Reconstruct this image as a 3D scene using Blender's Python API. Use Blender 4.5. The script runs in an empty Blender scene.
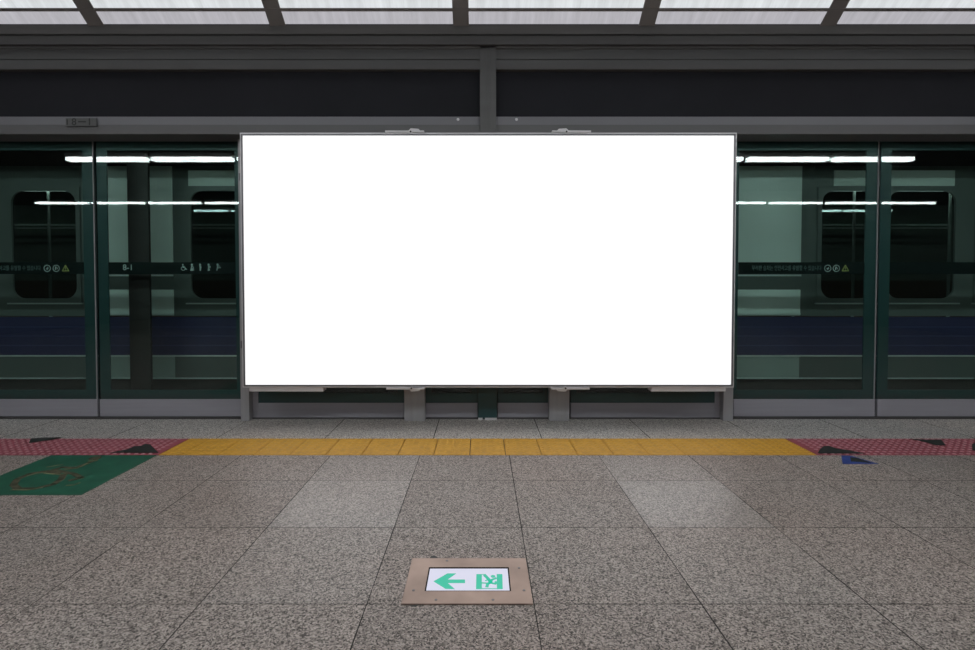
import bpy, bmesh, math, random
from mathutils import Vector, Matrix
random.seed(7)
S = bpy.context.scene
C = S.collection

# ------------------------------------------------------------------ camera
F = 531.0                      # focal length in pixels of a 975 px wide frame
PITCH = math.radians(1.45)
SX, SY = 6.5, -26.6            # lens shift in pixels
CH = 1.14
cd = bpy.data.cameras.new('camera')
cam = bpy.data.objects.new('camera', cd)
C.objects.link(cam)
cd.sensor_width = 36.0
cd.lens = 36.0 * F / 975.0
cd.shift_x = SX / 975.0
cd.shift_y = SY / 975.0
cd.clip_start = 0.05
cd.clip_end = 100
cam.location = (0, 0, CH)
cam.rotation_euler = (math.pi / 2 - PITCH, 0, 0)
S.camera = cam

# ------------------------------------------------------------------ world and exposure
w = bpy.data.worlds.new('world')
S.world = w
w.use_nodes = True
w.node_tree.nodes['Background'].inputs[0].default_value = (0.6, 0.65, 0.7, 1)
w.node_tree.nodes['Background'].inputs[1].default_value = 0.02
S.view_settings.view_transform = 'Standard'
S.view_settings.look = 'None'
S.view_settings.gamma = 1
S.view_settings.exposure = 0.0
S.view_settings.use_curve_mapping = False
LAMP = 18.0                    # radiance of the fluorescent battens
CANOPY_UP, CANOPY_LOW = 0.73, 0.46
BOARD = 1.05
CABIN = 5.0                    # lamps inside the train


def ray(px, py):
    x = (px - 487.5 + SX) / F
    y = (325.0 - py + SY) / F
    c, s = math.cos(PITCH), math.sin(PITCH)
    return Vector((x, c + y * s, y * c - s))


def at(px, py, Y):
    """point of the vertical plane Y that shows at a pixel of the photograph"""
    r = ray(px, py)
    k = Y / r.y
    return Vector((r.x * k, Y, CH + r.z * k))


def gnd(px, py, z=0.0):
    r = ray(px, py)
    k = (z - CH) / r.z
    return Vector((r.x * k, r.y * k, z))


def X(px, Y, py=285):
    return at(px, py, Y).x


def Z(py, Y):
    return at(481, py, Y).z


# ------------------------------------------------------------------ materials
def newmat(name):
    m = bpy.data.materials.new(name)
    m.use_nodes = True
    return m, m.node_tree, m.node_tree.nodes['Principled BSDF']


def srgb(r, g, b):
    f = lambda c: (c / 255 / 12.92) if c <= 10 else ((c / 255 + 0.055) / 1.055) ** 2.4
    return (f(r), f(g), f(b), 1)


def mat(name, col, rough=0.5, metal=0.0, spec=0.5, vary=0.0, scale=30, stretch=None, coat=0.0):
    m, nt, p = newmat(name)
    col = tuple(col[:3]) + (1,)
    p.inputs['Roughness'].default_value = rough
    p.inputs['Metallic'].default_value = metal
    p.inputs['Specular IOR Level'].default_value = spec
    p.inputs['Coat Weight'].default_value = coat
    if vary > 0:
        tc = nt.nodes.new('ShaderNodeTexCoord')
        mp = nt.nodes.new('ShaderNodeMapping')
        if stretch:
            mp.inputs['Scale'].default_value = stretch
        nz = nt.nodes.new('ShaderNodeTexNoise')
        nz.inputs['Scale'].default_value = scale
        nz.inputs['Detail'].default_value = 4
        mr = nt.nodes.new('ShaderNodeMapRange')
        mr.inputs['From Min'].default_value = 0.3
        mr.inputs['From Max'].default_value = 0.7
        mr.inputs['To Min'].default_value = 1 - vary
        mr.inputs['To Max'].default_value = 1 + vary
        vm = nt.nodes.new('ShaderNodeVectorMath')
        vm.operation = 'SCALE'
        vm.inputs[0].default_value = col[:3]
        nt.links.new(tc.outputs['Object'], mp.inputs[0])
        nt.links.new(mp.outputs[0], nz.inputs['Vector'])
        nt.links.new(nz.outputs['Fac'], mr.inputs['Value'])
        nt.links.new(mr.outputs[0], vm.inputs['Scale'])
        nt.links.new(vm.outputs[0], p.inputs['Base Color'])
    else:
        p.inputs['Base Color'].default_value = col
    return m


def emit(name, col, strength):
    m, nt, p = newmat(name)
    p.inputs['Base Color'].default_value = (0.08, 0.08, 0.08, 1)
    p.inputs['Roughness'].default_value = 0.5
    p.inputs['Specular IOR Level'].default_value = 0.2
    p.inputs['Emission Color'].default_value = tuple(col[:3]) + (1,)
    p.inputs['Emission Strength'].default_value = strength
    return m


def panel_emit(name, col, strength, amp):
    """lit translucent sheet with fine ribs that run down the slope and soft cloudiness"""
    m = emit(name, col, strength)
    nt = m.node_tree
    p = nt.nodes['Principled BSDF']
    tc = nt.nodes.new('ShaderNodeTexCoord')
    mp = nt.nodes.new('ShaderNodeMapping')
    mp.inputs['Scale'].default_value = (1, 0.12, 0.12)
    n1 = nt.nodes.new('ShaderNodeTexNoise')
    n1.inputs['Scale'].default_value = 14
    n1.inputs['Detail'].default_value = 6
    n1.inputs['Roughness'].default_value = 0.7
    mr = nt.nodes.new('ShaderNodeMapRange')
    mr.inputs['From Min'].default_value = 0.3
    mr.inputs['From Max'].default_value = 0.7
    mr.inputs['To Min'].default_value = strength * (1 - amp)
    mr.inputs['To Max'].default_value = strength * (1 + amp)
    nt.links.new(tc.outputs['Object'], mp.inputs[0])
    nt.links.new(mp.outputs[0], n1.inputs['Vector'])
    nt.links.new(n1.outputs['Fac'], mr.inputs['Value'])
    nt.links.new(mr.outputs[0], p.inputs['Emission Strength'])
    return m


def glassmat(name, tint, f0=0.04, gain=1.0):
    m = bpy.data.materials.new(name)
    m.use_nodes = True
    nt = m.node_tree
    nt.nodes.clear()
    out = nt.nodes.new('ShaderNodeOutputMaterial')
    mix = nt.nodes.new('ShaderNodeMixShader')
    tr = nt.nodes.new('ShaderNodeBsdfTransparent')
    tr.inputs[0].default_value = tuple(tint) + (1,)
    gl = nt.nodes.new('ShaderNodeBsdfGlossy')
    gl.inputs['Roughness'].default_value = 0.0
    lw = nt.nodes.new('ShaderNodeLayerWeight')
    lw.inputs['Blend'].default_value = 0.5
    pw = nt.nodes.new('ShaderNodeMath'); pw.operation = 'POWER'; pw.inputs[1].default_value = 5
    mu = nt.nodes.new('ShaderNodeMath'); mu.operation = 'MULTIPLY_ADD'
    mu.inputs[1].default_value = 1 - f0; mu.inputs[2].default_value = f0
    nt.links.new(lw.outputs['Facing'], pw.inputs[0])
    nt.links.new(pw.outputs[0], mu.inputs[0])
    nt.links.new(mu.outputs[0], mix.inputs[0])
    nt.links.new(tr.outputs[0], mix.inputs[1])
    nt.links.new(gl.outputs[0], mix.inputs[2])
    nt.links.new(mix.outputs[0], out.inputs[0])
    return m


def granite(name, x0, W, y0, D, base, joint, rough, tone=0.06, rowjoint=True, jw=0.0022, rvar=0.12, grain=200, spec_boost=None):
    """speckled granite slabs; joints at x0 + k W and y0 + k D"""
    m, nt, p = newmat(name)
    N = nt.nodes.new
    L = nt.links.new

    def mth(op, a, b=None, c=None):
        n = N('ShaderNodeMath'); n.operation = op
        for i, v in enumerate((a, b, c)):
            if v is None:
                continue
            if isinstance(v, (int, float)):
                n.inputs[i].default_value = v
            else:
                L(v, n.inputs[i])
        return n.outputs[0]
    tc = N('ShaderNodeTexCoord')
    sp = N('ShaderNodeSeparateXYZ')
    L(tc.outputs['Object'], sp.inputs[0])
    u = mth('DIVIDE', mth('SUBTRACT', sp.outputs[0], x0), W)
    v = mth('DIVIDE', mth('SUBTRACT', sp.outputs[1], y0), D)
    fu, fv = mth('FLOOR', u), mth('FLOOR', v)
    du = mth('MULTIPLY', mth('SUBTRACT', 0.5, mth('ABSOLUTE', mth('SUBTRACT', mth('FRACT', u), 0.5))), W)
    dv = mth('MULTIPLY', mth('SUBTRACT', 0.5, mth('ABSOLUTE', mth('SUBTRACT', mth('FRACT', v), 0.5))), D)
    # 1 inside the joint, soft over a millimetre; the joint width breathes a little
    nzj = N('ShaderNodeTexNoise'); nzj.inputs['Scale'].default_value = 2.3
    L(tc.outputs['Object'], nzj.inputs['Vector'])
    ww = mth('MULTIPLY', nzj.outputs['Fac'], jw * 2)
    ju = mth('LESS_THAN', du, ww)
    jv = mth('LESS_THAN', dv, mth('MULTIPLY', ww, 0.8))
    j = mth('MAXIMUM', ju, jv) if rowjoint else ju
    cx = N('ShaderNodeCombineXYZ')
    L(fu, cx.inputs[0]); L(fv, cx.inputs[1])
    wn = N('ShaderNodeTexWhiteNoise'); wn.noise_dimensions = '3D'
    L(cx.outputs[0], wn.inputs['Vector'])
    # speckle
    wz = N('ShaderNodeTexNoise'); wz.inputs['Scale'].default_value = 90; wz.inputs['Detail'].default_value = 1
    L(tc.outputs['Object'], wz.inputs['Vector'])
    ws = N('ShaderNodeVectorMath'); ws.operation = 'MULTIPLY_ADD'
    L(wz.outputs['Color'], ws.inputs[0]); ws.inputs[1].default_value = (0.012, 0.012, 0.012)
    L(tc.outputs['Object'], ws.inputs[2])
    n1 = N('ShaderNodeTexVoronoi'); n1.inputs['Scale'].default_value = grain
    L(ws.outputs[0], n1.inputs['Vector'])
    sc1 = N('ShaderNodeSeparateColor')
    L(n1.outputs['Color'], sc1.inputs[0])
    r1 = N('ShaderNodeValToRGB')
    r1.color_ramp.interpolation = 'LINEAR'
    e = r1.color_ramp.elements
    e[0].position = 0.10; e[0].color = tuple(b * 0.22 for b in base) + (1,)
    e[1].position = 0.95; e[1].color = tuple(b * 1.8 for b in base) + (1,)
    k = e.new(0.34); k.color = tuple(b * 0.70 for b in base) + (1,)
    k = e.new(0.60); k.color = tuple(b * 1.15 for b in base) + (1,)
    L(sc1.outputs[0], r1.inputs[0])
    # warm cloudy drift and per-slab tone
    n2 = N('ShaderNodeTexNoise'); n2.inputs['Scale'].default_value = 0.9; n2.inputs['Detail'].default_value = 3
    L(tc.outputs['Object'], n2.inputs['Vector'])
    mixw = N('ShaderNodeMix'); mixw.data_type = 'RGBA'; mixw.blend_type = 'MULTIPLY'
    mixw.inputs[7].default_value = (1.0, 0.90, 0.86, 1)
    L(mth('MULTIPLY', mth('SUBTRACT', n2.outputs['Fac'], 0.35), 1.8), mixw.inputs[0])
    L(r1.outputs[0], mixw.inputs[6])
    sc = N('ShaderNodeVectorMath'); sc.operation = 'SCALE'
    L(mixw.outputs[2], sc.inputs[0])
    L(mth('ADD', mth('MULTIPLY', wn.outputs['Value'], 2 * tone), 1 - tone), sc.inputs['Scale'])
    mj = N('ShaderNodeMix'); mj.data_type = 'RGBA'
    mj.inputs[7].default_value = joint
    L(j, mj.inputs[0]); L(sc.outputs[0], mj.inputs[6])
    L(mj.outputs[2], p.inputs['Base Color'])
    rr = mth('ADD', mth('MULTIPLY', wn.outputs['Value'], rvar), rough)
    n3 = N('ShaderNodeTexNoise'); n3.inputs['Scale'].default_value = 3.0
    L(tc.outputs['Object'], n3.inputs['Vector'])
    rr = mth('ADD', rr, mth('MULTIPLY', mth('SUBTRACT', n3.outputs['Fac'], 0.5), 0.25))
    L(mth('MAXIMUM', rr, mth('MULTIPLY', j, 0.9)), p.inputs['Roughness'])
    p.inputs['Specular IOR Level'].default_value = 0.30
    if spec_boost:                               # raised specular on chosen slabs stands in for bright reflection patches
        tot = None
        for (iu, iv, amt) in spec_boost:
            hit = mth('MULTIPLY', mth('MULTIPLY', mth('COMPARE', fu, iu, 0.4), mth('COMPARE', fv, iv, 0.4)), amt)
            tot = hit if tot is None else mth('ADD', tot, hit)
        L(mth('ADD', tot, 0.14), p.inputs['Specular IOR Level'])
    return m


# ------------------------------------------------------------------ builders
WLOC = {}


def link(o, parent, loc):
    C.objects.link(o)
    base = Vector((0, 0, 0))
    if parent is not None:
        o.parent = parent
        base = WLOC[parent.name]
    o.location = Vector(loc) - base
    WLOC[o.name] = Vector(loc)
    return o


def tag(o, label=None, cat=None, group=None, kind=None):
    if label: o['label'] = label
    if cat: o['category'] = cat
    if group: o['group'] = group
    if kind: o['kind'] = kind
    return o


def empty(name, loc):
    o = bpy.data.objects.new(name, None)
    o.empty_display_size = 0.1
    return link(o, None, loc)


def obj(name, bm, m, parent=None, loc=None, smooth=False, bevel=0.0, seg=2):
    if loc is None:
        loc = WLOC[parent.name] if parent is not None else (0, 0, 0)
    bmesh.ops.translate(bm, vec=-Vector(loc), verts=bm.verts)
    bmesh.ops.recalc_face_normals(bm, faces=bm.faces)
    me = bpy.data.meshes.new(name)
    bm.to_mesh(me)
    bm.free()
    me.materials.append(m)
    if smooth:
        for f in me.polygons:
            f.use_smooth = True
    o = bpy.data.objects.new(name, me)
    link(o, parent, loc)
    if bevel > 0:
        b = o.modifiers.new('bevel', 'BEVEL')
        b.width = bevel
        b.segments = seg
        b.limit_method = 'ANGLE'
        b.angle_limit = math.radians(40)
    return o


def box(bm, x0, x1, y0, y1, z0, z1):
    vs = [bm.verts.new((x, y, z)) for x in (x0, x1) for y in (y0, y1) for z in (z0, z1)]
    for f in ((0, 1, 3, 2), (4, 6, 7, 5), (0, 4, 5, 1), (2, 3, 7, 6), (0, 2, 6, 4), (1, 5, 7, 3)):
        bm.faces.new([vs[i] for i in f])
    return bm


def bx(*a):
    return box(bmesh.new(), *a)


def boxes(*bs):
    bm = bmesh.new()
    for b in bs:
        box(bm, *b)
    return bm


def prism(bm, pts, axis, a, b):
    """extrude a closed outline; axis 'x' takes (y,z), 'y' takes (x,z), 'z' takes (x,y)"""
    def mk(p, t):
        return {'x': (t, p[0], p[1]), 'y': (p[0], t, p[1]), 'z': (p[0], p[1], t)}[axis]
    v0 = [bm.verts.new(mk(p, a)) for p in pts]
    v1 = [bm.verts.new(mk(p, b)) for p in pts]
    bm.faces.new(v0)
    bm.faces.new(list(reversed(v1)))
    n = len(pts)
    for i in range(n):
        bm.faces.new((v0[i], v1[i], v1[(i + 1) % n], v0[(i + 1) % n]))
    return bm


def frame(bm, xo0, xo1, zo0, zo1, xi0, xi1, zi0, zi1, y0, y1):
    """rectangular ring standing in the XZ plane"""
    return ring(bm, [(xo0, zo0), (xo1, zo0), (xo1, zo1), (xo0, zo1)], [(xi0, zi0), (xi1, zi0), (xi1, zi1), (xi0, zi1)], y0, y1)


def rrect(x0, x1, z0, z1, r, n=6):
    pts = []
    for cx, cz, a0 in ((x1 - r, z1 - r, 0), (x0 + r, z1 - r, 90), (x0 + r, z0 + r, 180), (x1 - r, z0 + r, 270)):
        for i in range(n + 1):
            a = math.radians(a0 + 90 * i / n)
            pts.append((cx + r * math.cos(a), cz + r * math.sin(a)))
    return pts


def ring(bm, outer, inner, y0, y1):
    n = len(outer)
    for ya, yb in ((y0, y1),):
        o0 = [bm.verts.new((p[0], ya, p[1])) for p in outer]
        i0 = [bm.verts.new((p[0], ya, p[1])) for p in inner]
        o1 = [bm.verts.new((p[0], yb, p[1])) for p in outer]
        i1 = [bm.verts.new((p[0], yb, p[1])) for p in inner]
        for k in range(n):
            q = (k + 1) % n
            bm.faces.new((o0[k], o0[q], i0[q], i0[k]))
            bm.faces.new((o1[q], o1[k], i1[k], i1[q]))
            bm.faces.new((o0[q], o0[k], o1[k], o1[q]))
            bm.faces.new((i0[k], i0[q], i1[q], i1[k]))
    return bm


def cyl(bm, c, axis, r, h, n=16, r2=None):
    """solid round bar from c along axis"""
    ax = Vector(axis).normalized()
    q = ax.to_track_quat('Z', 'Y').to_matrix()
    r2 = r if r2 is None else r2
    a = [bm.verts.new(Vector(c) + q @ Vector((r * math.cos(t), r * math.sin(t), 0))) for t in [2 * math.pi * i / n for i in range(n)]]
    b = [bm.verts.new(Vector(c) + q @ Vector((r2 * math.cos(t), r2 * math.sin(t), h))) for t in [2 * math.pi * i / n for i in range(n)]]
    bm.faces.new(a)
    bm.faces.new(list(reversed(b)))
    for i in range(n):
        k = (i + 1) % n
        bm.faces.new((a[i], b[i], b[k], a[k]))
    return bm


def stroke(bm, pts, wd, place, t0, t1):
    """thick polyline drawn on a plane; place(u, v, t) gives the point"""
    for (a, b) in zip(pts[:-1], pts[1:]):
        a = Vector(a); b = Vector(b)
        d = (b - a)
        if d.length < 1e-6:
            continue
        d.normalize()
        n = Vector((-d.y, d.x)) * wd / 2
        e = d * wd * 0.25
        q = [a + n - e, b + n + e, b - n + e, a - n - e]
        v0 = [bm.verts.new(place(p.x, p.y, t0)) for p in q]
        v1 = [bm.verts.new(place(p.x, p.y, t1)) for p in q]
        bm.faces.new(v0); bm.faces.new(list(reversed(v1)))
        for i in range(4):
            k = (i + 1) % 4
            bm.faces.new((v0[i], v1[i], v1[k], v0[k]))
    return bm


def slab(bm, pts, place, t0, t1):
    v0 = [bm.verts.new(place(p[0], p[1], t0)) for p in pts]
    v1 = [bm.verts.new(place(p[0], p[1], t1)) for p in pts]
    bm.faces.new(v0); bm.faces.new(list(reversed(v1)))
    n = len(pts)
    for i in range(n):
        k = (i + 1) % n
        bm.faces.new((v0[i], v1[i], v1[k], v0[k]))
    return bm


def disc(bm, c, r, place, t0, t1, n=20):
    return slab(bm, [(c[0] + r * math.cos(2 * math.pi * i / n), c[1] + r * math.sin(2 * math.pi * i / n)) for i in range(n)], place, t0, t1)


def text_bm(s, size, x, Y, z, width=None, thick=0.0004, bold=0.0):
    """lettering as geometry, facing the platform (-Y)"""
    cu = bpy.data.curves.new('lettering', 'FONT')
    cu.body = s
    cu.size = size
    cu.extrude = thick
    cu.offset = bold
    cu.align_x = 'CENTER'
    cu.align_y = 'CENTER'
    o = bpy.data.objects.new('lettering_source', cu)
    C.objects.link(o)
    bpy.context.view_layer.update()
    dg = bpy.context.evaluated_depsgraph_get()
    me = bpy.data.meshes.new_from_object(o.evaluated_get(dg))
    bm = bmesh.new()
    bm.from_mesh(me)
    bpy.data.meshes.remove(me)
    bpy.data.objects.remove(o)
    bpy.data.curves.remove(cu)
    if width and len(bm.verts):
        xs = [v.co.x for v in bm.verts]
        k = width / (max(xs) - min(xs))
        c0 = (max(xs) + min(xs)) / 2
        for v in bm.verts:
            v.co.x = (v.co.x - c0) * k
    bmesh.ops.rotate(bm, cent=(0, 0, 0), matrix=Matrix.Rotation(math.pi / 2, 3, 'X'), verts=bm.verts)
    bmesh.ops.translate(bm, vec=(x, Y, z), verts=bm.verts)
    return bm


def children(o):
    return [c for c in bpy.data.objects if c.parent == o]


def copy_tree(o, loc=None, parent=None):
    c = o.copy()
    C.objects.link(c)
    if parent is not None:
        c.parent = parent
    if loc is not None:
        c.location = loc
        WLOC[c.name] = Vector(loc)
    for ch in children(o):
        copy_tree(ch, None, c)
    return c


# ------------------------------------------------------------------ palette
M_concrete = mat('dark_concrete', (0.05, 0.05, 0.052), 0.8, vary=0.2, scale=3)
M_ceiling = mat('dark_ceiling', (0.10, 0.10, 0.10), 0.7, vary=0.1, scale=2)
M_backwall = mat('far_side_cladding', (0.10, 0.11, 0.11), 0.5, vary=0.25, scale=0.8, stretch=(1, 1, 0.2))
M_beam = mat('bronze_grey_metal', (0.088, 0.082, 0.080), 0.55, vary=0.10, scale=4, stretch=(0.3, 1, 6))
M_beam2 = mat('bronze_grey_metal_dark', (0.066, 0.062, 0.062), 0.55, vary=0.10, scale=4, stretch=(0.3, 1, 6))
M_face = mat('grey_metal_fascia', (0.105, 0.103, 0.104), 0.5, vary=0.06, scale=3, stretch=(0.3, 1, 4))
M_black = mat('black_fascia_panel', (0.0165, 0.0165, 0.021), 0.6, spec=0.15, vary=0.10, scale=2)
M_rail = mat('light_metal_rail', (0.175, 0.172, 0.19), 0.42, vary=0.05, scale=2, stretch=(0.3, 1, 1))
M_rail2 = mat('grey_metal_rail', (0.118, 0.115, 0.118), 0.5, vary=0.05, scale=2, stretch=(0.3, 1, 1))
M_gap = mat('dark_recess', (0.012, 0.012, 0.012), 0.7)
M_post = mat('silver_post', (0.36, 0.355, 0.37), 0.42, 0.1, vary=0.06, scale=5, stretch=(6, 1, 0.3))
M_kick = mat('brushed_kick_plate', (0.34, 0.33, 0.37), 0.4, 0.0, vary=0.05, scale=6, stretch=(0.3, 1, 6))
M_border = mat('green_glass_border', (0.024, 0.064, 0.067), 0.35, spec=0.5, vary=0.08, scale=2)
M_band = mat('black_notice_band', (0.004, 0.010, 0.010), 0.25)
M_white_print = mat('pale_print', (0.60, 0.68, 0.68), 0.6)
M_yel_print = mat('yellow_print', (0.42, 0.42, 0.12), 0.6)
M_glass = glassmat('green_tinted_glass', (0.86, 0.955, 0.93), 0.045)
M_trainglass = glassmat('dark_train_glass', (0.42, 0.46, 0.45), 0.05)
M_rib = mat('brown_grey_rib', (0.16, 0.145, 0.138), 0.6, vary=0.08, scale=5)
M_can_up = panel_emit('lit_translucent_sheet_upper', (0.93, 0.97, 1.0), CANOPY_UP, 0.14)
M_can_lo = panel_emit('lit_translucent_sheet_lower', (0.95, 0.93, 1.0), CANOPY_LOW, 0.16)
M_alu = mat('aluminium_frame', (0.68, 0.66, 0.68), 0.4, 0.2)
M_alu_dark = mat('anodised_side', (0.16, 0.155, 0.165), 0.4, 0.5)
M_knob = mat('black_knob', (0.01, 0.01, 0.01), 0.4)
M_board = emit('lit_white_poster', (1, 1, 1), BOARD)
M_lamp = emit('fluorescent_diffuser', (0.95, 0.99, 1.0), LAMP)
M_housing = mat('white_lamp_housing', (0.5, 0.52, 0.52), 0.5)
M_yellow = mat('yellow_tactile_paving', (0.55, 0.28, 0.025), 0.55, vary=0.14, scale=18)
M_red = mat('red_tactile_paving', (0.30, 0.062, 0.085), 0.55, vary=0.14, scale=18)
M_redbump = mat('worn_pink_stud', (0.44, 0.20, 0.22), 0.5)
M_green = mat('green_floor_sheet', (0.014, 0.095, 0.055), 0.5, vary=0.22, scale=9)
M_ochre = mat('worn_ochre_print', (0.07, 0.065, 0.035), 0.6, vary=0.4, scale=30)
M_ochre2 = mat('worn_cream_print', (0.16, 0.16, 0.085), 0.6, vary=0.4, scale=30)
M_tar = mat('black_sticker', (0.022, 0.024, 0.022), 0.55, vary=0.3, scale=20)
M_bluest = mat('blue_sticker', (0.03, 0.055, 0.24), 0.5, vary=0.3, scale=12)
M_steel = mat('warm_brushed_steel', (0.33, 0.24, 0.20), 0.33, 0.8, vary=0.25, scale=5, stretch=(1, 1, 1))
M_exit_white = emit('lit_white_exit_panel', (0.82, 0.82, 1.0), 0.78)
M_exit_green = emit('lit_green_exit_mark', (0.0, 0.56, 0.36), 0.84)
M_train = mat('lit_train_skin', (0.80, 0.88, 0.84), 0.35, 0.0, vary=0.05, scale=1.5)
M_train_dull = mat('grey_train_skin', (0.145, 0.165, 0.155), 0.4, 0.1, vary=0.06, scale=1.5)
M_blue = mat('navy_train_stripe', (0.042, 0.038, 0.105), 0.45, vary=0.1, scale=2)
M_bright = mat('bright_trim_line', (0.75, 0.80, 0.78), 0.3, 0.3)
M_dark = mat('dark_train_underframe', (0.055, 0.048, 0.046), 0.7)
M_rubber = mat('black_rubber', (0.006, 0.006, 0.006), 0.8, spec=0.05)
M_seat = mat('train_seat', (0.10, 0.05, 0.03), 0.8)
M_cabin = mat('train_interior_wall', (0.22, 0.24, 0.22), 0.6)
M_cabinlamp = emit('train_cabin_lamp', (0.9, 1.0, 0.95), CABIN)
M_ballast = mat('track_bed', (0.04, 0.038, 0.035), 0.9, vary=0.3, scale=25)
M_railsteel = mat('running_rail', (0.25, 0.2, 0.17), 0.3, 0.8)

# ------------------------------------------------------------------ planes of depth
YB = gnd(481, 421).y           # face of the posts
YD = YB + 0.09                 # face of the sliding doors
YA0 = gnd(481, 438.5).y        # far edge of the tactile strip
YA1 = gnd(481, 455.3).y        # near edge of the tactile strip
XW = 11.0
rows = [gnd(481, p).y for p in (480.5, 527.7, 604)]
cols = [gnd(p, 604).x for p in (366.5, 533.6)]
TD = (rows[0] - rows[2]) / 2
TW = 0.598
tx0 = gnd(541.7, 650).x

# ------------------------------------------------------------------ setting: floor, walls, ceiling
JOINT = (0.035, 0.032, 0.030, 1)
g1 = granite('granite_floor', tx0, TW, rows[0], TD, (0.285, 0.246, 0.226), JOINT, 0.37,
             spec_boost=((-2, -1, 0.85), (1, -1, 0.85), (-2, 0, 0.4), (1, 0, 0.4), (-2, -2, 0.25), (1, -2, 0.25)))
o = obj('floor', bx(-XW, XW, -9.0, YA1, -0.25, 0), g1); tag(o, kind='structure')
sx = [gnd(p, 438.5).x for p in (433.3, 541.9)]
g2 = granite('granite_edge', sx[0], sx[1] - sx[0], -20, 60, (0.40, 0.38, 0.36), JOINT, 0.42, rowjoint=False, jw=0.003)
o = obj('trim_1', bx(-XW, XW, YA0, YD + 0.12, -0.25, 0), g2); tag(o, kind='structure')
o = obj('trim_2', bx(-XW, XW, YA1, YA0, -0.25, -0.012), M_concrete); tag(o, kind='structure')

o = obj('wall_back', bx(-XW, XW, -9.2, -9.0, -0.25, 4.6), M_backwall); tag(o, kind='structure')
o = obj('wall_left', bx(-XW - 0.2, -XW, -9.2, 8.6, -1.4, 4.6), M_backwall); tag(o, kind='structure')
o = obj('wall_right', bx(XW, XW + 0.2, -9.2, 8.6, -1.4, 4.6), M_backwall); tag(o, kind='structure')
o = obj('wall_tunnel', bx(-XW, XW, 8.4, 8.6, -1.4, 4.6), M_concrete); tag(o, kind='structure')
o = obj('track_bed', bx(-XW, XW, YD + 0.12, 8.4, -1.4, -1.2), M_ballast); tag(o, kind='structure')
# ------------------------------------------------------------------ sloping lit canopy over the doors
YC = 4.20                                  # foot of the canopy, on top of the beam
zc = at(481, 25, YC).z
SL = 0.71                                  # rise per metre towards the platform
Ymid = None
for i in range(400):                       # where the slope shows at row 9.5
    yy = YC - i * 0.001
    if (zc + (YC - yy) * SL) >= at(481, 9.5, yy).z:
        Ymid = yy
        break
YT = YC - (4.3 - zc) / SL
o = obj('ceiling', bx(-XW, XW, -9.0, YT + 0.03, 4.3, 4.5), M_ceiling); tag(o, kind='structure')
o = obj('ceiling_tunnel', bx(-XW, XW, YC + 0.02, 8.4, zc + 0.25, zc + 0.45), M_concrete); tag(o, kind='structure')


def slope_box(bm, x0, x1, ya, yb, lift0, lift1):
    """a board lying on the canopy slope between depths ya and yb"""
    n = Vector((0, SL, 1)).normalized()    # up-normal of the slope
    pts = []
    for yy, l in ((ya, lift0), (yb, lift0), (yb, lift1), (ya, lift1)):
        p = Vector((0, yy, zc + (YC - yy) * SL)) + n * l
        pts.append((p.y, p.z))
    return prism(bm, pts, 'x', x0, x1)


def canx(px):
    return at(px, 25, YC).x


ribpx = [-86, 96, 277.6, 461, 646.7, 828, 1010]
ribx = [canx(p) for p in ribpx]
step = (ribx[-2] - ribx[1]) / 4
ribx = [ribx[0] - 2 * step, ribx[0] - step] + ribx + [ribx[-1] + step, ribx[-1] + 2 * step]
names = {2: 'leftmost lit ceiling sheet, cut by the left edge of the photo', 3: 'lit ceiling sheet second from the left, over the left end of the billboard',
         4: 'lit ceiling sheet third from the left, directly left of the middle rib', 5: 'lit ceiling sheet directly right of the middle rib, over the centre post',
         6: 'lit ceiling sheet over the right end of the billboard, second from the right', 7: 'rightmost lit ceiling sheet, cut by the right edge of the photo'}
for i in range(2, 8):
    xa, xb = ribx[i] + 0.03, ribx[i + 1] - 0.03
    e = empty('ceiling_light_panel', ((xa + xb) / 2, YC, zc))
    tag(e, names[i], 'light panel', 'lit ceiling panels')
    obj('lower_sheet', slope_box(bmesh.new(), xa, xb, YC - 0.005, Ymid, 0.002, 0.010), M_can_lo, e)['label'] = 'greyer narrow lower sheet'
    obj('upper_sheet', slope_box(bmesh.new(), xa, xb, Ymid, YT, 0.002, 0.010), M_can_up, e)['label'] = 'brighter upper sheet'
for i, (a, b) in enumerate(((0, 2), (8, len(ribx) - 1))):
    o = obj('trim_%d' % (3 + i), slope_box(bmesh.new(), ribx[a], ribx[b], YC - 0.005, YT, 0.002, 0.010), M_can_up)
    tag(o, kind='structure')
n = 5
for i in range(2, 9):
    o = obj('trim_%d' % n, slope_box(bmesh.new(), ribx[i] - 0.062, ribx[i] + 0.062, YC + 0.02, YT, -0.005, 0.014), M_rib, bevel=0.003)
    tag(o, kind='structure'); n += 1
o = obj('trim_%d' % n, slope_box(bmesh.new(), -XW, XW, Ymid + 0.009, Ymid - 0.009, -0.008, 0.012), M_rib); tag(o, kind='structure'); n += 1

# ------------------------------------------------------------------ header above the doors
def strip(name, pya, pyb, Y, m, back=0.12, x0=-XW, x1=XW, bevel=0.002):
    global n
    o = obj('%s_%d' % (name, n), bx(x0, x1, Y, Y + back, Z(pyb, Y), Z(pya, Y)), m, bevel=bevel)
    tag(o, kind='structure'); n += 1
    return o


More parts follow.
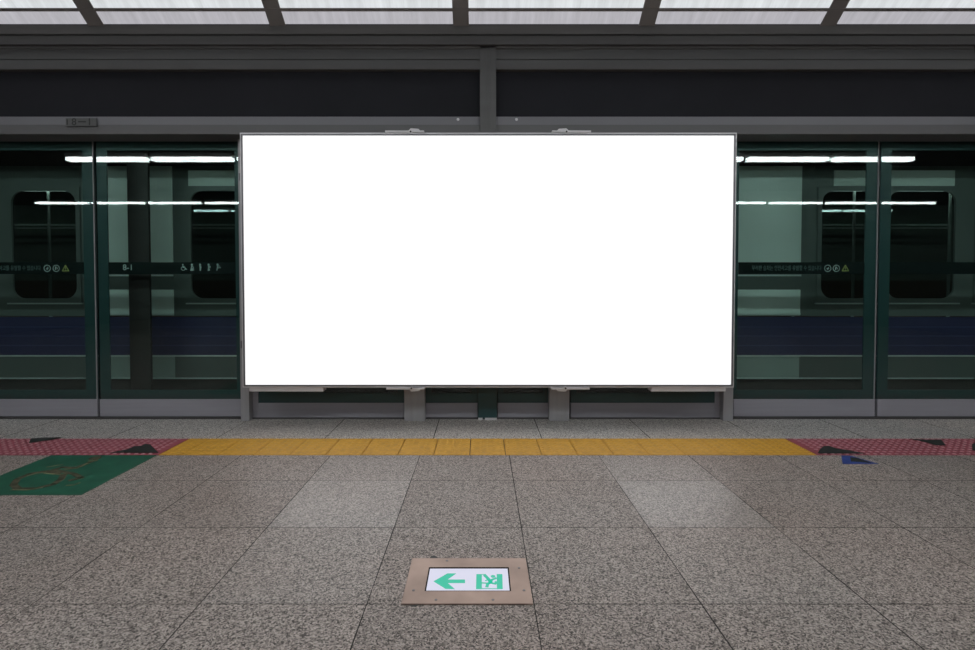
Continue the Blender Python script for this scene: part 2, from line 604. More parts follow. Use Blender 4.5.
strip('trim', 25.0, 34.0, YC, M_beam, 0.30)
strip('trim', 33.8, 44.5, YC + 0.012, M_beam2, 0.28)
strip('trim', 34.0, 35.2, YC + 0.006, M_gap, 0.28, bevel=0)
strip('trim', 44.4, 46.2, YC + 0.05, M_gap, 0.2, bevel=0)
strip('trim', 46.0, 48.4, YC + 0.045, M_beam, 0.2)
strip('trim', 48.4, 59.4, YC + 0.06, M_face, 0.2)
strip('trim', 60.0, 69.3, YC + 0.055, M_face, 0.2)
YP = YC + 0.105                                    # black panels
YR = YC + 0.075                                    # rails under them
xc0, xc1 = X(480, YR, 90), X(496, YR, 90)
for a, b in ((-XW, xc0), (xc1, XW)):
    strip('wall_front', 68.0, 118, YP, M_black, 0.12, a, b, bevel=0)
    o = strip('trim', 116.6, 124.8, YR, M_rail, 0.16, a, b)
    # a small screw head near the centre post
    sxp = 458 if a < 0 and b < 0.2 else 516.5
    p = at(sxp, 119.5, YR)
    obj('screw', cyl(bmesh.new(), p, (0, -1, 0), 0.012, 0.006, 14, 0.009), M_alu, o, bevel=0.001)
    strip('trim', 124.6, 134.2, YR, M_rail2, 0.22, a, b)
o = obj('trim_%d' % n, boxes((xc0, xc1, YR - 0.03, YR + 0.2, Z(140, YR), Z(47.5, YR)),
                             (xc0 + 0.045, xc0 + 0.052, YR - 0.034, YR - 0.03, Z(138, YR), Z(47.5, YR)),
                             (xc1 - 0.052, xc1 - 0.045, YR - 0.034, YR - 0.03, Z(138, YR), Z(47.5, YR))), M_face, bevel=0.001)
tag(o, kind='structure'); n += 1
zdt = at(481, 141.0, YD).z                         # top of the door leaves
o = obj('trim_%d' % n, bx(-XW, XW, YR + 0.06, YD + 0.12, zdt + 0.004, Z(134.6, YR) + 0.03), M_gap); tag(o, kind='structure'); n += 1
o = obj('wall_header', bx(-XW, XW, YR + 0.22, YD + 0.12, zdt + 0.05, zc + 0.3), M_concrete); tag(o, kind='structure')

# ------------------------------------------------------------------ sliding screen doors
zkb = at(481, 416.3, YD).z                         # foot of the kick plate
zkt = at(481, 399.2, YD).z
zgb = at(481, 390.2, YD).z
zgt = at(481, 150.0, YD).z
zba, zbb = at(481, 274.0, YD).z, at(481, 262.2, YD).z
door_n = 1


def screen_door(x0, x1, gx0, gx1, band=None, edge=None):
    """x0..x1 outer leaf, gx0..gx1 clear glass"""
    global door_n
    e = empty('door_%d' % door_n, ((x0 + x1) / 2, YD, zkb)); door_n += 1
    tag(e, kind='structure')
    obj('glass_border', frame(bmesh.new(), x0, x1, zkt, zdt, gx0, gx1, zgb, zgt, YD + 0.007, YD + 0.018), M_border, e)
    obj('glass', bx(x0 + 0.001, x1 - 0.001, YD, YD + 0.006, zkt + 0.001, zdt - 0.001), M_glass, e)
    obj('kick_plate', bx(x0, x1, YD - 0.006, YD + 0.03, zkb, zkt), M_kick, e, bevel=0.002)
    b = None
    if band:
        b = obj('notice_band', bx(band[0], band[1], YD + 0.0078, YD + 0.0098, zba, zbb), M_band, e)
    if edge:
        for xx in edge:
            obj('edge_strip', bx(xx - 0.003, xx + 0.003, YD - 0.004, YD + 0.014, zkb, zdt), M_post, e, bevel=0.002)
    return e, b


def picto(place, kind, cx, cz, r):
    """small pictograms as thin raised strokes"""
    bm = bmesh.new()
    if kind in ('nohand', 'nolean'):
        seg = 20
        stroke(bm, [(cx + r * math.cos(2 * math.pi * i / seg), cz + r * math.sin(2 * math.pi * i / seg)) for i in range(seg + 1)], r * 0.22, place, 0, 0.001)
        if kind == 'nohand':
            slab(bm, [(cx - .1 * r, cz - .55 * r), (cx + .4 * r, cz - .1 * r), (cx + .25 * r, cz + .55 * r), (cx, cz + .1 * r), (cx - .4 * r, cz + .1 * r)], place, 0, 0.001)
        else:
            slab(bm, [(cx - .45 * r, cz - .5 * r), (cx - .1 * r, cz - .5 * r), (cx + .15 * r, cz + .5 * r), (cx - .3 * r, cz + .6 * r)], place, 0, 0.001)
            slab(bm, [(cx + .2 * r, cz - .4 * r), (cx + .45 * r, cz - .2 * r), (cx + .4 * r, cz + .4 * r)], place, 0, 0.001)
    elif kind == 'warning':
        t = [(cx - r, cz - .8 * r), (cx + r, cz - .8 * r), (cx, cz + r)]
        stroke(bm, t + [t[0]], r * 0.26, place, 0, 0.001)
        stroke(bm, [(cx, cz + .45 * r), (cx, cz - .2 * r)], r * 0.22, place, 0, 0.001)
        disc(bm, (cx, cz - .5 * r), r * .13, place, 0, 0.001, 10)
    elif kind == 'wheelchair':
        seg = 14
        stroke(bm, [(cx - .1 * r + .6 * r * math.cos(math.radians(110 + 260 * i / seg)), cz - .4 * r + .55 * r * math.sin(math.radians(110 + 260 * i / seg))) for i in range(seg + 1)], r * .17, place, 0, 0.001)
        stroke(bm, [(cx - .2 * r, cz + .55 * r), (cx - .1 * r, cz - .1 * r), (cx + .45 * r, cz - .1 * r), (cx + .75 * r, cz - .7 * r), (cx + 1.0 * r, cz - .6 * r)], r * .2, place, 0, 0.001)
        stroke(bm, [(cx - .15 * r, cz + .25 * r), (cx + .4 * r, cz + .25 * r)], r * .16, place, 0, 0.001)
        disc(bm, (cx - .2 * r, cz + .85 * r), r * .2, place, 0, 0.001, 12)
    elif kind in ('elder', 'pregnant', 'child', 'injured'):
        disc(bm, (cx - .05 * r, cz + .8 * r), r * .32, place, 0, 0.001, 12)
        if kind == 'elder':
            stroke(bm, [(cx, cz + .55 * r), (cx - .15 * r, cz - .05 * r), (cx + .1 * r, cz - .5 * r), (cx + .1 * r, cz - r)], r * .38, place, 0, 0.001)
            stroke(bm, [(cx - .15 * r, cz - .05 * r), (cx - .35 * r, cz - r)], r * .40, place, 0, 0.001)
            stroke(bm, [(cx, cz + .4 * r), (cx + .5 * r, cz), (cx + .5 * r, cz - r)], r * .14, place, 0, 0.001)
        elif kind == 'pregnant':
            slab(bm, [(cx - .3 * r, cz + .5 * r), (cx + .15 * r, cz + .5 * r), (cx + .45 * r, cz - .1 * r), (cx + .2 * r, cz - .5 * r), (cx - .2 * r, cz - .4 * r)], place, 0, 0.001)
            stroke(bm, [(cx, cz - .4 * r), (cx, cz - r)], r * .38, place, 0, 0.001)
        elif kind == 'child':
            stroke(bm, [(cx, cz + .55 * r), (cx, cz - .2 * r), (cx - .15 * r, cz - r)], r * .40, place, 0, 0.001)
            stroke(bm, [(cx, cz - .2 * r), (cx + .2 * r, cz - r)], r * .32, place, 0, 0.001)
            disc(bm, (cx + .4 * r, cz + .1 * r), r * .25, place, 0, 0.001, 12)
        else:
            stroke(bm, [(cx, cz + .5 * r), (cx - .1 * r, cz - .2 * r), (cx + .5 * r, cz - .15 * r), (cx + .9 * r, cz - .15 * r)], r * .26, place, 0, 0.001)
            stroke(bm, [(cx - .1 * r, cz - .2 * r), (cx - .3 * r, cz - r)], r * .2, place, 0, 0.001)
            stroke(bm, [(cx, cz + .3 * r), (cx + .7 * r, cz + .4 * r)], r * .16, place, 0, 0.001)
    return bm


def on_band(x, z, t):
    return Vector((x, YD + 0.0077 - t * 0.6, z))


TXT = '무리한 승차는 안전사고를 유발할 수 있습니다'
px_m = YD / F                                      # metres to a pixel on the doors
def notice(b, xt0, xt1, ics):
    c = (at(xt0, 268.3, YD) + at(xt1, 268.3, YD)) / 2
    obj('lettering', text_bm(TXT, 0.046, c.x, YD + 0.0072, c.z, width=(xt1 - xt0) * px_m), M_text, b)
    for k, (pxx, kind) in enumerate(ics):
        p = at(pxx, 268.3, YD)
        obj('pictogram', picto(on_band, kind, p.x, p.z, 0.027), M_yel_print if kind == 'warning' else M_white_print, b)


M_text = mat('faint_print', (0.14, 0.19, 0.19), 0.6)
xg = X(96.8, YD)                                   # meeting line of the left pair
# left outer leaf
d1, b1 = screen_door(-XW + 4.2, xg - 0.011, -XW + 4.35, X(83.6, YD), band=(-XW + 4.35, X(83.4, YD)), edge=[xg - 0.0145])
notice(b1, -32, 40, [(46.5, 'nohand'), (55.5, 'nolean'), (64.8, 'warning')])
# left inner leaf, runs behind the billboard
d2, b2 = screen_door(xg + 0.011, X(239.6, YD), X(108, YD), X(235.4, YD), band=(X(108.2, YD), X(235.2, YD)), edge=None)
p = at(126.7, 267.6, YD)
obj('lettering', text_bm('8-1', 0.068, p.x, YD + 0.0072, p.z, width=0.075), M_white_print, b2)
for pxx, kind in ((183, 'wheelchair'), (191.5, 'elder'), (199.8, 'pregnant'), (208.3, 'child'), (217.3, 'injured')):
    p = at(pxx, 267.2, YD)
    obj('pictogram', picto(on_band, kind, p.x, p.z, 0.027), M_white_print, b2)
xg2 = X(878.0, YD)
d3, b3 = screen_door(X(734.8, YD), xg2 - 0.011, X(738.3, YD), X(865, YD), band=(X(738.6, YD), X(864.8, YD)), edge=[xg2 - 0.0145])
notice(b3, 752.5, 822, [(828.3, 'nohand'), (837, 'nolean'), (846, 'warning')])
d4, b4 = screen_door(xg2 + 0.011, XW - 4.2, X(890, YD), XW - 4.35, band=(X(890.2, YD), XW - 4.35), edge=None)
for xx in (xg, xg2):                               # rubber seal in the meeting gap
    o = obj('trim_%d' % n, bx(xx - 0.0108, xx + 0.0108, YD + 0.02, YD + 0.05, zkb, zdt), M_rubber); tag(o, kind='structure'); n += 1
o = obj('trim_%d' % n, bx(-XW, XW, YD - 0.03, YD + 0.12, 0, zkb - 0.004), M_beam2, bevel=0.002); tag(o, kind='structure'); n += 1   # sill
# fixed screens farther out on each side, hardly in view
for a, b in ((-XW, -XW + 4.18), (XW - 4.18, XW)):
    screen_door(a, b, a + 0.1, b - 0.1)

# fixed lower screens and posts behind the billboard
zpt = Z(134.0, YB)


def post(pa, pb, m=M_post, y=YB, z1=None, back=0.12):
    global n
    o = obj('trim_%d' % n, bx(X(pa, y, 405), X(pb, y, 405), y, y + back, 0, z1 or zpt), m, bevel=0.003)
    tag(o, kind='structure'); n += 1
    return o


post(240.6, 249.2)
post(723.4, 733.2)
post(404.2, 424.8)
post(549.2, 569.4)
post(251.6, 258.2, M_kick, YD - 0.02)
post(715.0, 722.0, M_kick, YD - 0.02)


def fixed(pa, pb, gpa=None, gpb=None):
    """fixed screen: kick plate, dark green lower border, glass above"""
    global door_n
    y = YD - 0.01
    x0, x1 = X(pa, y, 405), X(pb, y, 405)
    zk0, zk1 = at(481, 418.6, y).z, at(481, 402.8, y).z
    e = empty('door_%d' % door_n, ((x0 + x1) / 2, y, zk0)); door_n += 1
    tag(e, kind='structure')
    obj('kick_plate', bx(x0, x1, y - 0.006, y + 0.03, zk0, zk1), M_kick, e, bevel=0.002)
    obj('glass_border', frame(bmesh.new(), x0, x1, zk1, zpt, x0 + 0.05, x1 - 0.05, zk1 + 0.085, zpt - 0.07, y, y + 0.012), M_border, e)
    obj('glass', bx(x0 + 0.05, x1 - 0.05, y + 0.003, y + 0.011, zk1 + 0.085, zpt - 0.07), M_glass, e)


fixed(258.4, 404.0)
fixed(425.4, 477.6)
fixed(497.6, 549.0)
fixed(570.6, 714.8)
y = YB + 0.03
o = obj('window_1', bx(X(478.2, y, 405), X(496.8, y, 405), y, y + 0.012, 0.015, zpt), M_border); tag(o, kind='structure')
o = obj('trim_%d' % n, boxes((X(478.2, y, 405), X(482.5, y, 405), y - 0.006, y + 0.02, 0, 0.02), (X(485, y, 405), X(496.8, y, 405), y - 0.006, y + 0.02, 0, 0.02)), M_alu); tag(o, kind='structure'); n += 1

# gate number plate on the rail
e = empty('gate_number_plate', (X(81.5, YR), YR - 0.016, Z(124.6, YR - 0.01)))
tag(e, 'small dark plate reading 8-1 on the light rail over the left doors', 'sign')
pa, pb = at(65.8, 118.2, YR - 0.016), at(96.6, 126.2, YR - 0.016)
obj('plate', bx(pa.x, pb.x, YR - 0.018, YR - 0.010, pb.z, pa.z), mat('plate_grey', (0.085, 0.085, 0.085), 0.5), e, bevel=0.001)
cmid = (pa + pb) / 2
obj('lettering', text_bm('8', 0.078, cmid.x - 0.055, YR - 0.0185, cmid.z, bold=0.0015), M_knob, e)
obj('lettering', bx(cmid.x - 0.022, cmid.x + 0.04, YR - 0.0195, YR - 0.018, cmid.z - 0.002, cmid.z + 0.008), M_knob, e)
obj('lettering', text_bm('1', 0.078, cmid.x + 0.068, YR - 0.0185, cmid.z, bold=0.0015), M_knob, e)
obj('rivet', bx(pa.x + 0.008, pa.x + 0.018, YR - 0.0195, YR - 0.018, pb.z + 0.01, pa.z - 0.01), M_knob, e)

# ------------------------------------------------------------------ billboard
YF = 4.22
x0, x1 = X(241.3, YF, 285), X(735.2, YF, 285)
z0, z1 = Z(387.6, YF), Z(132.6, YF)
bb = empty('billboard', ((x0 + x1) / 2, YF + 0.1, 0.0))
tag(bb, 'large blank white lit billboard in a thin silver frame, fixed across the platform screen', 'billboard')
t = 0.018
obj('frame', frame(bmesh.new(), x0, x1, z0, z1, x0 + t, x1 - t, z0 + t, z1 - t, YF, YF + 0.13), M_alu, bb, bevel=0.003)
obj('gasket', frame(bmesh.new(), x0 + 0.010, x1 - 0.010, z0 + 0.010, z1 - 0.010, x0 + t + 0.004, x1 - t - 0.004, z0 + t + 0.004, z1 - t - 0.004, YF - 0.002, YF + 0.02), M_alu_dark, bb)
obj('lit_face', bx(x0 + t, x1 - t, YF + 0.006, YF + 0.02, z0 + t, z1 - t), M_board, bb)
obj('back_box', bx(x0 + t, x1 - t, YF + 0.021, YF + 0.128, z0 + t, z1 - t), M_alu_dark, bb)
for pa, pb in ((386, 424.5), (551.5, 590)):        # clasps, top and bottom
    inner = pb - 15 if pa < 481 else pa + 12
    for zz, sgn, pk in ((z1, 1, 0), (z0, -1, 0)):
        xa, xb = X(pa, YF), X(pb, YF)
        k = X(411.5 if pa < 481 else 565.5, YF)
        bm = bmesh.new()
        box(bm, xa, xb, YF - 0.012, YF + 0.06, min(zz, zz + sgn * 0.014), max(zz, zz + sgn * 0.014))
        pts = [(k - 0.03, 0.0), (k + 0.085, 0.0), (k + 0.06, 0.026), (k, 0.030)]
        if pa > 481:
            pts = [(2 * k - q[0], q[1]) for q in pts]
        prism(bm, [(q[0], zz + sgn * q[1]) for q in pts], 'y', YF - 0.016, YF + 0.03)
        cl = obj('clasp', bm, M_alu, bb, bevel=0.0015)
        obj('knob', cyl(bmesh.new(), (k, YF - 0.012, zz + sgn * 0.001), (0, -1, 0), 0.015, 0.012, 14), M_alu, cl, smooth=False)
        obj('pin', cyl(bmesh.new(), (k, YF - 0.024, zz + sgn * 0.001), (0, -1, 0), 0.007, 0.004, 12), M_knob, cl)
for pa, pb in ((247.5, 322), (652.5, 727.5)):
    obj('lower_tray', bx(X(pa, YF), X(pb, YF), YF + 0.01, YF + 0.10, z0 - 0.034, z0), M_alu, bb, bevel=0.003)
for pc in (249, 414.5, 559.5, 723.5):
    xx = X(pc, YB, 405)
    for zz in (z0 + 0.3, z1 - 0.35):
        obj('mounting_bracket', bx(xx - 0.03, xx + 0.03, YF + 0.128, YB, zz, zz + 0.06), M_alu_dark, bb)

# ------------------------------------------------------------------ tactile paving
xy0, xy1 = gnd(185, 438).x, gnd(785.5, 438).x     # ends of the yellow strip
xn0, xn1 = gnd(164.5, 455).x, gnd(815, 455).x
xyl, xyr = (xy0 + xn0) / 2, (xy1 + xn1) / 2
yj = gnd(481, 451.3).y


def tactile(name, x0, x1, m, mb, label, origin, pitch=0.242, stud=0.0485):
    bm = bmesh.new()
    k0 = math.floor((x0 - origin) / pitch)
    x = origin + k0 * pitch
    g = 0.0055
    while x < x1:
        a, b = max(x, x0), min(x + pitch, x1)
        if b - a > 0.02:
            box(bm, a + g / 2, b - g / 2, YA1 + 0.004, yj - g / 2, -0.012, 0.001)
            box(bm, a + g / 2, b - g / 2, yj + g / 2, YA0 - 0.006, -0.012, 0.001)
        x += pitch
    n_flat = len(bm.faces)
    ny = 8
    x = origin + k0 * pitch + stud / 2
    while x < x1 - 0.02:
        if x > x0 + 0.02:
            for j in range(ny):
                yy = YA1 + 0.026 + j * (YA0 - YA1 - 0.05) / (ny - 1)
                v0 = [bm.verts.new((x + 0.014 * math.cos(q), yy + 0.014 * math.sin(q), 0.001)) for q in [math.pi * i / 4 for i in range(8)]]
                v1 = [bm.verts.new((x + 0.008 * math.cos(q), yy + 0.008 * math.sin(q), 0.0052)) for q in [math.pi * i / 4 for i in range(8)]]
                bm.faces.new(v1)
                for i in range(8):
                    bm.faces.new((v0[i], v0[(i + 1) % 8], v1[(i + 1) % 8], v1[i]))
        x += pitch / 5
    bm.faces.ensure_lookup_table()
    for f in bm.faces[n_flat:]:
        f.material_index = 1
    o = obj(name, bm, m, None, loc=((x0 + x1) / 2, (YA0 + YA1) / 2, -0.012))
    tag(o, label, 'tactile paving')
    o.data.materials.append(mb)
    return o


org = gnd(470.3, 446).x
tactile('yellow_tactile_paving', xyl, xyr, M_yellow, mat('yellow_stud', (0.60, 0.32, 0.04), 0.5), 'long yellow studded tactile strip in the floor in front of the billboard', org)
tactile('red_tactile_paving', -6.5, xyl, M_red, M_redbump, 'dull red studded tactile strip running past the green wheelchair sheet', org)
tactile('red_tactile_paving', xyr, 6.5, M_red, M_redbump, 'dull red studded tactile strip running past the small blue sticker', org)


# ------------------------------------------------------------------ marks on the floor
def decal(name, px, m, label, cat, t0=0.0, t1=0.0025, parent=None):
    pts = [gnd(a, b) for a, b in px]
    bm = slab(bmesh.new(), [(p.x, p.y) for p in pts], lambda x, y, t: Vector((x, y, t)), t0, t1)
    if parent is None:
        cx = sum(p.x for p in pts) / len(pts); cy = sum(p.y for p in pts) / len(pts)
        o = obj(name, bm, m, None, loc=(cx, cy, t0))
        tag(o, label, cat)
    else:
        o = obj(name, bm, m, parent)
    return o


gtl, gtr = gnd(53, 454.8), gnd(158, 454.8)
xr = gtr.x
gbl = gnd(80, 495.2)
yb = gbl.y
g = bx(xr - (gtr.x - gtl.x), xr, yb, YA1 - 0.004, 0, 0.0025)
acc = obj('accessible_floor_sheet', g, M_green, None, loc=(xr - 0.45, (yb + YA1) / 2, 0))
tag(acc, 'green square floor sheet with a worn wheelchair symbol, against the red strip', 'floor sticker')
s6 = 180 / 975.0


def c6(x, y):
    p = gnd(x * s6, 430 + y * s6)
    return (p.x, p.y)


fl = lambda x, y, t: Vector((x, y, t))
bm = bmesh.new()
pts = [c6(x, y) for x, y in ((330, 235), (250, 226), (160, 240), (95, 268), (72, 300), (100, 322), (190, 320), (290, 296), (330, 270), (345, 245))]
stroke(bm, pts, 0.034, fl, 0.0025, 0.0040)
stroke(bm, [c6(x, y) for x, y in ((255, 230), (335, 205), (410, 208), (480, 180), (520, 165))], 0.028, fl, 0.0025, 0.0041)
stroke(bm, [c6(x, y) for x, y in ((300, 222), (400, 240), (440, 262), (380, 275))], 0.03, fl, 0.0025, 0.0042)
p = c6(515, 155)
disc(bm, p, 0.035, fl, 0.0025, 0.0043)
obj('wheelchair_symbol', bm, M_ochre, acc)
bm = bmesh.new()
for L_ in (((150, 250), (200, 238), (250, 232)), ((60, 328), (150, 328), (230, 315)), ((350, 218), (420, 210), (480, 182)), ((255, 204), (340, 190)),
           ((360, 304), (400, 302), (432, 290)), ((240, 238), (330, 245), (350, 242)), ((480, 172), (530, 168))):
    stroke(bm, [c6(x, y) for x, y in L_], 0.012, fl, 0.0043, 0.0048)
obj('symbol_outline', bm, M_ochre2, acc)
H = 0.0058
decal('floor_sticker', ((110, 453.6), (127, 450.2), (134, 447.2), (141, 446.8), (145, 444.8), (150.5, 445.4), (153, 448.5), (158.5, 453.6)), M_tar,
      'black peeled sticker on the red strip, touching the green wheelchair sheet', 'sticker', H, H + 0.0012)
decal('floor_sticker', ((29, 443.8), (31, 439.2), (46, 438.4), (62, 438.2), (52, 440.4), (42, 441.8)), M_tar,
      'thin black sticker scrap on the red strip behind the green wheelchair sheet', 'sticker', H, H + 0.0012)
decal('floor_sticker', ((817.5, 454.2), (820, 450), (824, 447), (829, 446.6), (836, 449.2), (847, 450.8), (865, 454.4)), M_tar,
      'black peeled sticker on the red strip, directly behind the small blue sticker', 'sticker', H, H + 0.0012)
decal('floor_sticker', ((910, 439.6), (925, 440.6), (941, 440.4), (946, 446.2), (936, 446), (926, 443)), M_tar,
      'thin black sticker scrap at the door-side edge of the red strip beyond the blue sticker', 'sticker', H, H + 0.0012)
decal('floor_sticker', ((972, 445), (978, 443), (986, 447), (980, 451.5), (972.5, 451)), M_tar,
      'black sticker on the red strip, cut by the edge of the photo', 'sticker', H, H + 0.0012)
bs = decal('floor_sticker', ((841.2, 455.6), (852, 456.2), (878.5, 464.0), (842.5, 464.0)), M_bluest,
           'small blue triangular sticker on the granite against the red strip', 'sticker', 0, 0.002)
decal('worn_patch', ((850, 457.6), (857, 458.4), (872, 463.2), (851, 461.8)), M_tar, None, None, 0.002, 0.003, bs)
decal('dark_corner_chip', ((429, 559.2), (431, 556.6), (434, 555.6), (437, 557), (438.5, 559.2)), M_tar, 'tiny dark chip in the floor at the top edge of the exit sign', 'floor stain', 0, 0.0012)
decal('dark_corner_chip', ((410, 605.4), (418, 605.4), (416, 606.8), (411.5, 606.6)), M_tar, 'tiny dark chip in the floor at the near arrow-side corner of the exit sign', 'floor stain', 0, 0.0012)

# ------------------------------------------------------------------ lit exit sign set into the floor
A = gnd(411.5, 559.2); B = gnd(526.5, 559.2); Cc = gnd(532, 604.8); Dd = gnd(402, 604.8)
ex0, ex1, ey0, ey1 = (A.x + Dd.x) / 2, (B.x + Cc.x) / 2, Cc.y, A.y
a = gnd(428.6, 568.4); b = gnd(508.6, 568.4); c = gnd(511.2, 592.2); d = gnd(425, 592.2)
ix0, ix1, iy0, iy1 = (a.x + d.x) / 2, (b.x + c.x) / 2, c.y, a.y
es = empty('floor_exit_sign', ((ex0 + ex1) / 2, (ey0 + ey1) / 2, 0))
tag(es, 'lit green and white exit sign with arrow, in a steel plate in the floor', 'exit sign')
tt = 0.0045


def flat_ring(ax0, ax1, ay0, ay1, bx0, bx1, by0, by1, za, zb):
    bm = frame(bmesh.new(), ax0, ax1, ay0, ay1, bx0, bx1, by0, by1, za, zb)
    for v in bm.verts:
        v.co.y, v.co.z = v.co.z, v.co.y
    return bm


bm = flat_ring(ex0, ex1, ey0, ey1, ix0, ix1, iy0, iy1, 0, tt)
obj('steel_plate', bm, M_steel, es)
obj('seal', flat_ring(ix0, ix1, iy0, iy1, ix0 + 0.005, ix1 - 0.005, iy0 + 0.002, iy1 - 0.007, 0.0, tt + 0.0005), M_rubber, es)
obj('lit_panel', bx(ix0, ix1, iy0, iy1, 0.0, 0.0030), M_exit_white, es)
s7 = 100 / 975.0


def c7(x, y):
    p = gnd(420 + x * s7, 562 + y * s7)
    return (p.x, p.y)


up = lambda x, y, t: Vector((x, y, t))
bm = bmesh.new()
slab(bm, [c7(*q) for q in ((133, 197), (268, 120), (352, 120), (268, 180), (438, 180), (440, 213), (270, 213), (338, 272), (250, 270))], up, 0.003, 0.0038)
obj('arrow', bm, M_exit_green, es)
bm = bmesh.new()
slab(bm, [c7(*q) for q in ((550, 127), (603, 127), (603, 272), (546, 272))], up, 0.003, 0.0038)
slab(bm, [c7(*q) for q in ((748, 127), (803, 127), (807, 272), (750, 272))], up, 0.003, 0.0038)
for L_, wd in ((((603, 268), (750, 268)), 0.0035), (((606, 129), (640, 129)), 0.004),
               (((632, 138), (668, 175), (690, 210)), 0.013), (((742, 165), (700, 182), (690, 212)), 0.010),
               (((690, 205), (660, 222), (652, 250)), 0.012), (((606, 212), (655, 215)), 0.007),
               (((690, 212), (735, 222), (740, 200)), 0.009), (((668, 175), (640, 190)), 0.006)):
    stroke(bm, [c7(*q) for q in L_], wd, up, 0.003, 0.0038)
disc(bm, c7(712, 148), 0.009, up, 0.003, 0.0038, 14)
obj('running_figure', bm, M_exit_green, es)
for q in ((447, 561.8), (436, 601), (493, 601), (413.5, 591.5), (524, 591.5), (519, 569)):
    p = gnd(*q)
    obj('screw', cyl(bmesh.new(), (p.x, p.y, tt - 0.001), (0, 0, 1), 0.0055, 0.0018, 10), M_alu_dark, es)

# ------------------------------------------------------------------ train standing behind the screen
YTn = 5.10
tr = empty('subway_train', (0, YTn, -1.2))
tag(tr, 'pale green-grey subway train with a navy stripe standing behind the glass screen', 'train')
zt = lambda py: Z(py, YTn)
XT = 10.5
roof, belt = zt(166), zt(316)
obj('underframe', boxes((-XT, XT, YTn + 0.03, YTn + 2.6, zt(390) - 1.0, zt(379.5)),), M_dark, tr)
obj('skirt', bx(-XT, XT, YTn, YTn + 0.04, zt(379), zt(356)), M_train_dull, tr)
obj('stripe', bx(-XT, XT, YTn - 0.003, YTn + 0.04, zt(355.2), zt(317)), M_blue, tr)
obj('roof', boxes((-XT, XT, YTn + 0.01, YTn + 2.6, roof, roof + 0.35)), M_dark, tr)
obj('far_side', bx(-XT, XT, YTn + 2.5, YTn + 2.6, zt(379), roof), M_cabin, tr)
obj('cabin_floor', bx(-XT, XT, YTn + 0.045, YTn + 2.5, zt(379) , zt(372)), M_cabin, tr)
for z_, hh in ((355.8, 0.014), (378.2, 0.012)):
    obj('trim_line', bx(-XT, XT, YTn - 0.014, YTn, zt(z_) - hh / 2, zt(z_) + hh / 2), M_bright, tr, bevel=0.002)
for z_ in (327, 336, 345.5):
    obj('groove', bx(-XT, XT, YTn - 0.007, YTn, zt(z_) - 0.004, zt(z_) + 0.004), mat('stripe_ridge', (0.07, 0.075, 0.2), 0.4), tr)
# side skin with window openings: (left px, right px) of each opening and of each plain bright panel
wins = [(-330, -150), (-130, 0 - 14), (12, 80), (190, 300), (318, 430), (450, 560), (580, 700), (818, 874), (884, 955), (975, 1100), (1120, 1280)]
brights = [(103, 174), (733, 800)]
xw = [(X(a, YTn), X(b, YTn)) for a, b in wins]
zw0, zw1 = zt(300.5), zt(189)
bm = bmesh.new()
cur = -XT
cuts = sorted(xw)
for a, b in cuts:
    box(bm, cur, a, YTn, YTn + 0.04, belt, roof)
    box(bm, a, b, YTn, YTn + 0.04, belt, zw0)
    box(bm, a, b, YTn, YTn + 0.04, zw1, roof)
    cur = b
box(bm, cur, XT, YTn, YTn + 0.04, belt, roof)
obj('side_panel', bm, M_train_dull, tr)
for a, b in cuts:
    wn_ = obj('window', ring(bmesh.new(), rrect(a - 0.02, b + 0.02, zw0 - 0.02, zw1 + 0.02, 0.005), rrect(a + 0.02, b - 0.02, zw0 + 0.02, zw1 - 0.02, 0.11), YTn - 0.014, YTn + 0.005), M_train_dull, tr)
    # corner infill follows the rounded opening
    obj('pane', bx(a, b, YTn + 0.006, YTn + 0.014, zw0, zw1), M_trainglass, wn_)
    obj('sill', bx(a - 0.03, b + 0.03, YTn - 0.024, YTn, zw0 - 0.035, zw0 - 0.022), M_bright, wn_)
for a, b in brights:  # lighting difference along the train is put into paler panel colours
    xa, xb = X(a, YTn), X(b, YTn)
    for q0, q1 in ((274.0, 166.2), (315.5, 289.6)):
        obj('lit_side_panel', bx(xa, xb, YTn - 0.012, YTn, zt(q0), zt(q1)), M_train, tr, bevel=0.004)['label'] = 'plain panel with brighter light put into its pale colour'
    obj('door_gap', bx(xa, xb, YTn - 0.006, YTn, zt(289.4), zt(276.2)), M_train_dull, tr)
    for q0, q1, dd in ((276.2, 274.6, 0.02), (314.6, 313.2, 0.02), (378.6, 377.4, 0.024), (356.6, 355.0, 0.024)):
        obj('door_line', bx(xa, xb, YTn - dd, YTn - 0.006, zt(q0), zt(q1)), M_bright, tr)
    obj('lower_door', bx(xa, xb, YTn - 0.006, YTn, zt(377.6), zt(356.6)), mat('lower_lit_skin', (0.38, 0.43, 0.40), 0.4), tr)  # paler colour stands in for brighter light on the lower skin
# the pale band above the windows next to the plain panels
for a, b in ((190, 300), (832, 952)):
    obj('upper_band', bx(X(a, YTn), X(b, YTn), YTn - 0.006, YTn, zt(186.0), zt(170.5)), mat('upper_pale_skin', (0.72, 0.80, 0.75), 0.4), tr)
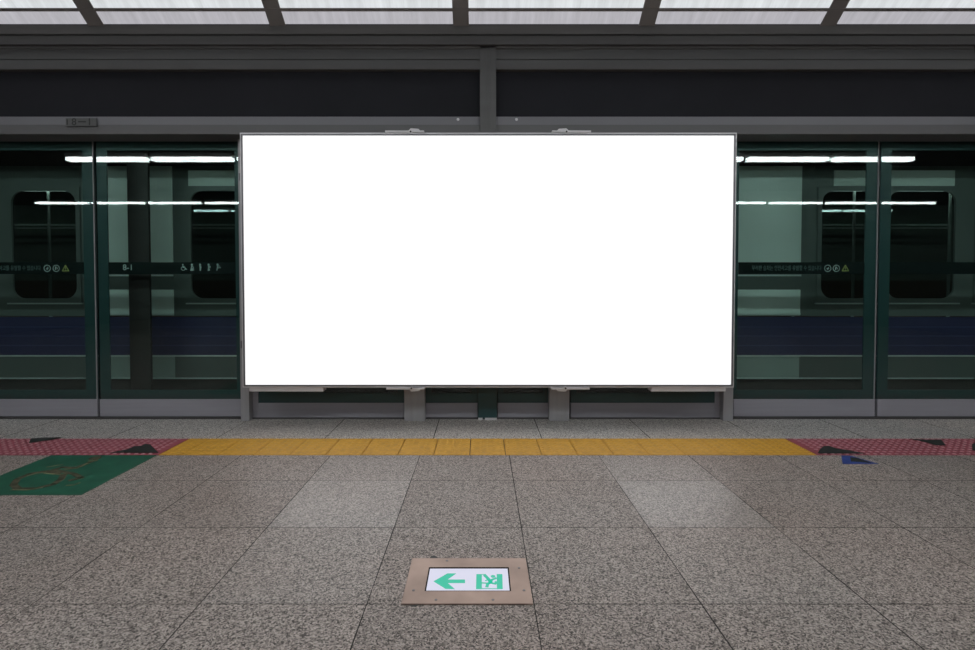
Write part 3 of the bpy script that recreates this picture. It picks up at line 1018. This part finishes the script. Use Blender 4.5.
# cabin: far bench, its backrest, poles and lamps
obj('bench', prism(bmesh.new(), [(YTn + 1.95, zt(372)), (YTn + 2.49, zt(372)), (YTn + 2.49, zt(372) + 0.9), (YTn + 2.38, zt(372) + 0.9), (YTn + 2.32, zt(372) + 0.44), (YTn + 1.95, zt(372) + 0.42)], 'x', -XT, XT), M_seat, tr)
for a, b in cuts:
    m_ = (a + b) / 2
    obj('grab_pole', cyl(bmesh.new(), (m_ + 0.2, YTn + 1.2, zt(372)), (0, 0, 1), 0.016, roof - zt(372), 10), M_bright, tr)
    obj('cabin_lamp', bx(a, b, YTn + 1.1, YTn + 1.2, roof - 0.03, roof), M_cabinlamp, tr)
obj('upper_streak_bar', bx(-XT, XT, YTn + 2.1, YTn + 2.13, Z(225.5, YTn + 2.1), Z(224, YTn + 2.1)), M_bright, tr)  # added bright bar, stands in for lamp reflections streaking the windows
obj('lower_streak_bar', bx(-XT, XT, YTn + 2.05, YTn + 2.08, Z(228.5, YTn + 2.05), Z(227.4, YTn + 2.05)), M_bright, tr)  # second added bar, for the lower reflected streak
# running rails
for yy in (YTn + 0.6, YTn + 2.03):
    o = obj('running_rail', boxes((-XT, XT, yy, yy + 0.07, -1.2, -1.06)), M_railsteel, None, loc=(0, yy, -1.2)); tag(o, kind='structure')
# dark steel column between the screen and the train
yc = YD + 0.22
o = obj('trim_%d' % n, boxes((X(128.5, yc), X(149.5, yc), yc, yc + 0.03, -1.2, zdt + 0.3)), mat('dark_column', (0.035, 0.028, 0.027), 0.5), bevel=0.004); tag(o, kind='structure'); n += 1

# ------------------------------------------------------------------ rows of fluorescent battens over the platform, mirrored in the glass
def batten(loc, wd, ht):
    e = empty('fluorescent_lamp', loc)
    x, y, z = loc
    obj('diffuser', bx(x - 0.55, x + 0.55, y - wd / 2, y + wd / 2, z, z + ht), M_lamp, e, bevel=0.006)
    obj('housing', bx(x - 0.552, x + 0.552, y - wd / 2 - 0.02, y + wd / 2 + 0.02, z + ht, z + ht + 0.05), M_housing, e, bevel=0.004)
    for xx in (x - 0.39, x + 0.39):
        obj('hanger', bx(xx - 0.008, xx + 0.008, y - 0.008, y + 0.008, z + ht + 0.05, 4.3), M_alu_dark, e)
    return e


def mirrored(py, px, z):
    """where a lamp of height z hangs so that the door glass shows it at a pixel"""
    r = ray(px, py)
    k = (z - CH) / r.z
    return r.x * k, 2 * (YD + 0.003) - r.y * k


ZL = 2.85
for row, (py, wd, ht, pl, pr, cnt) in enumerate(((161.3, 0.11, 0.05, 108.0, 872.0, 10), (204.0, 0.08, 0.04, 62.0, 908.5, 16))):
    ax, ay = mirrored(py, pl, ZL)
    bx_, _ = mirrored(py, pr, ZL)
    pitch_ = (bx_ - ax) / (cnt - 1)
    k0, k1 = 0, cnt - 1
    proto = None
    lab = ('white fluorescent lamp in the near row, its reflection along the top of the door glass',
           'white fluorescent lamp in the middle row, its reflection crossing the door glass above the notices',
           'white fluorescent lamp in the farthest row, its faint reflection low in the door glass')[row]
    for k in range(k0, k1 + 1):
        x = ax + k * pitch_
        if abs(x) > XW - 0.7:
            continue
        if proto is None:
            proto = batten((x, ay, ZL), wd, ht)
            tag(proto, lab, 'lamp', ('near', 'middle', 'far')[row] + ' row of fluorescent lamps')
        else:
            copy_tree(proto, (x, ay, ZL))
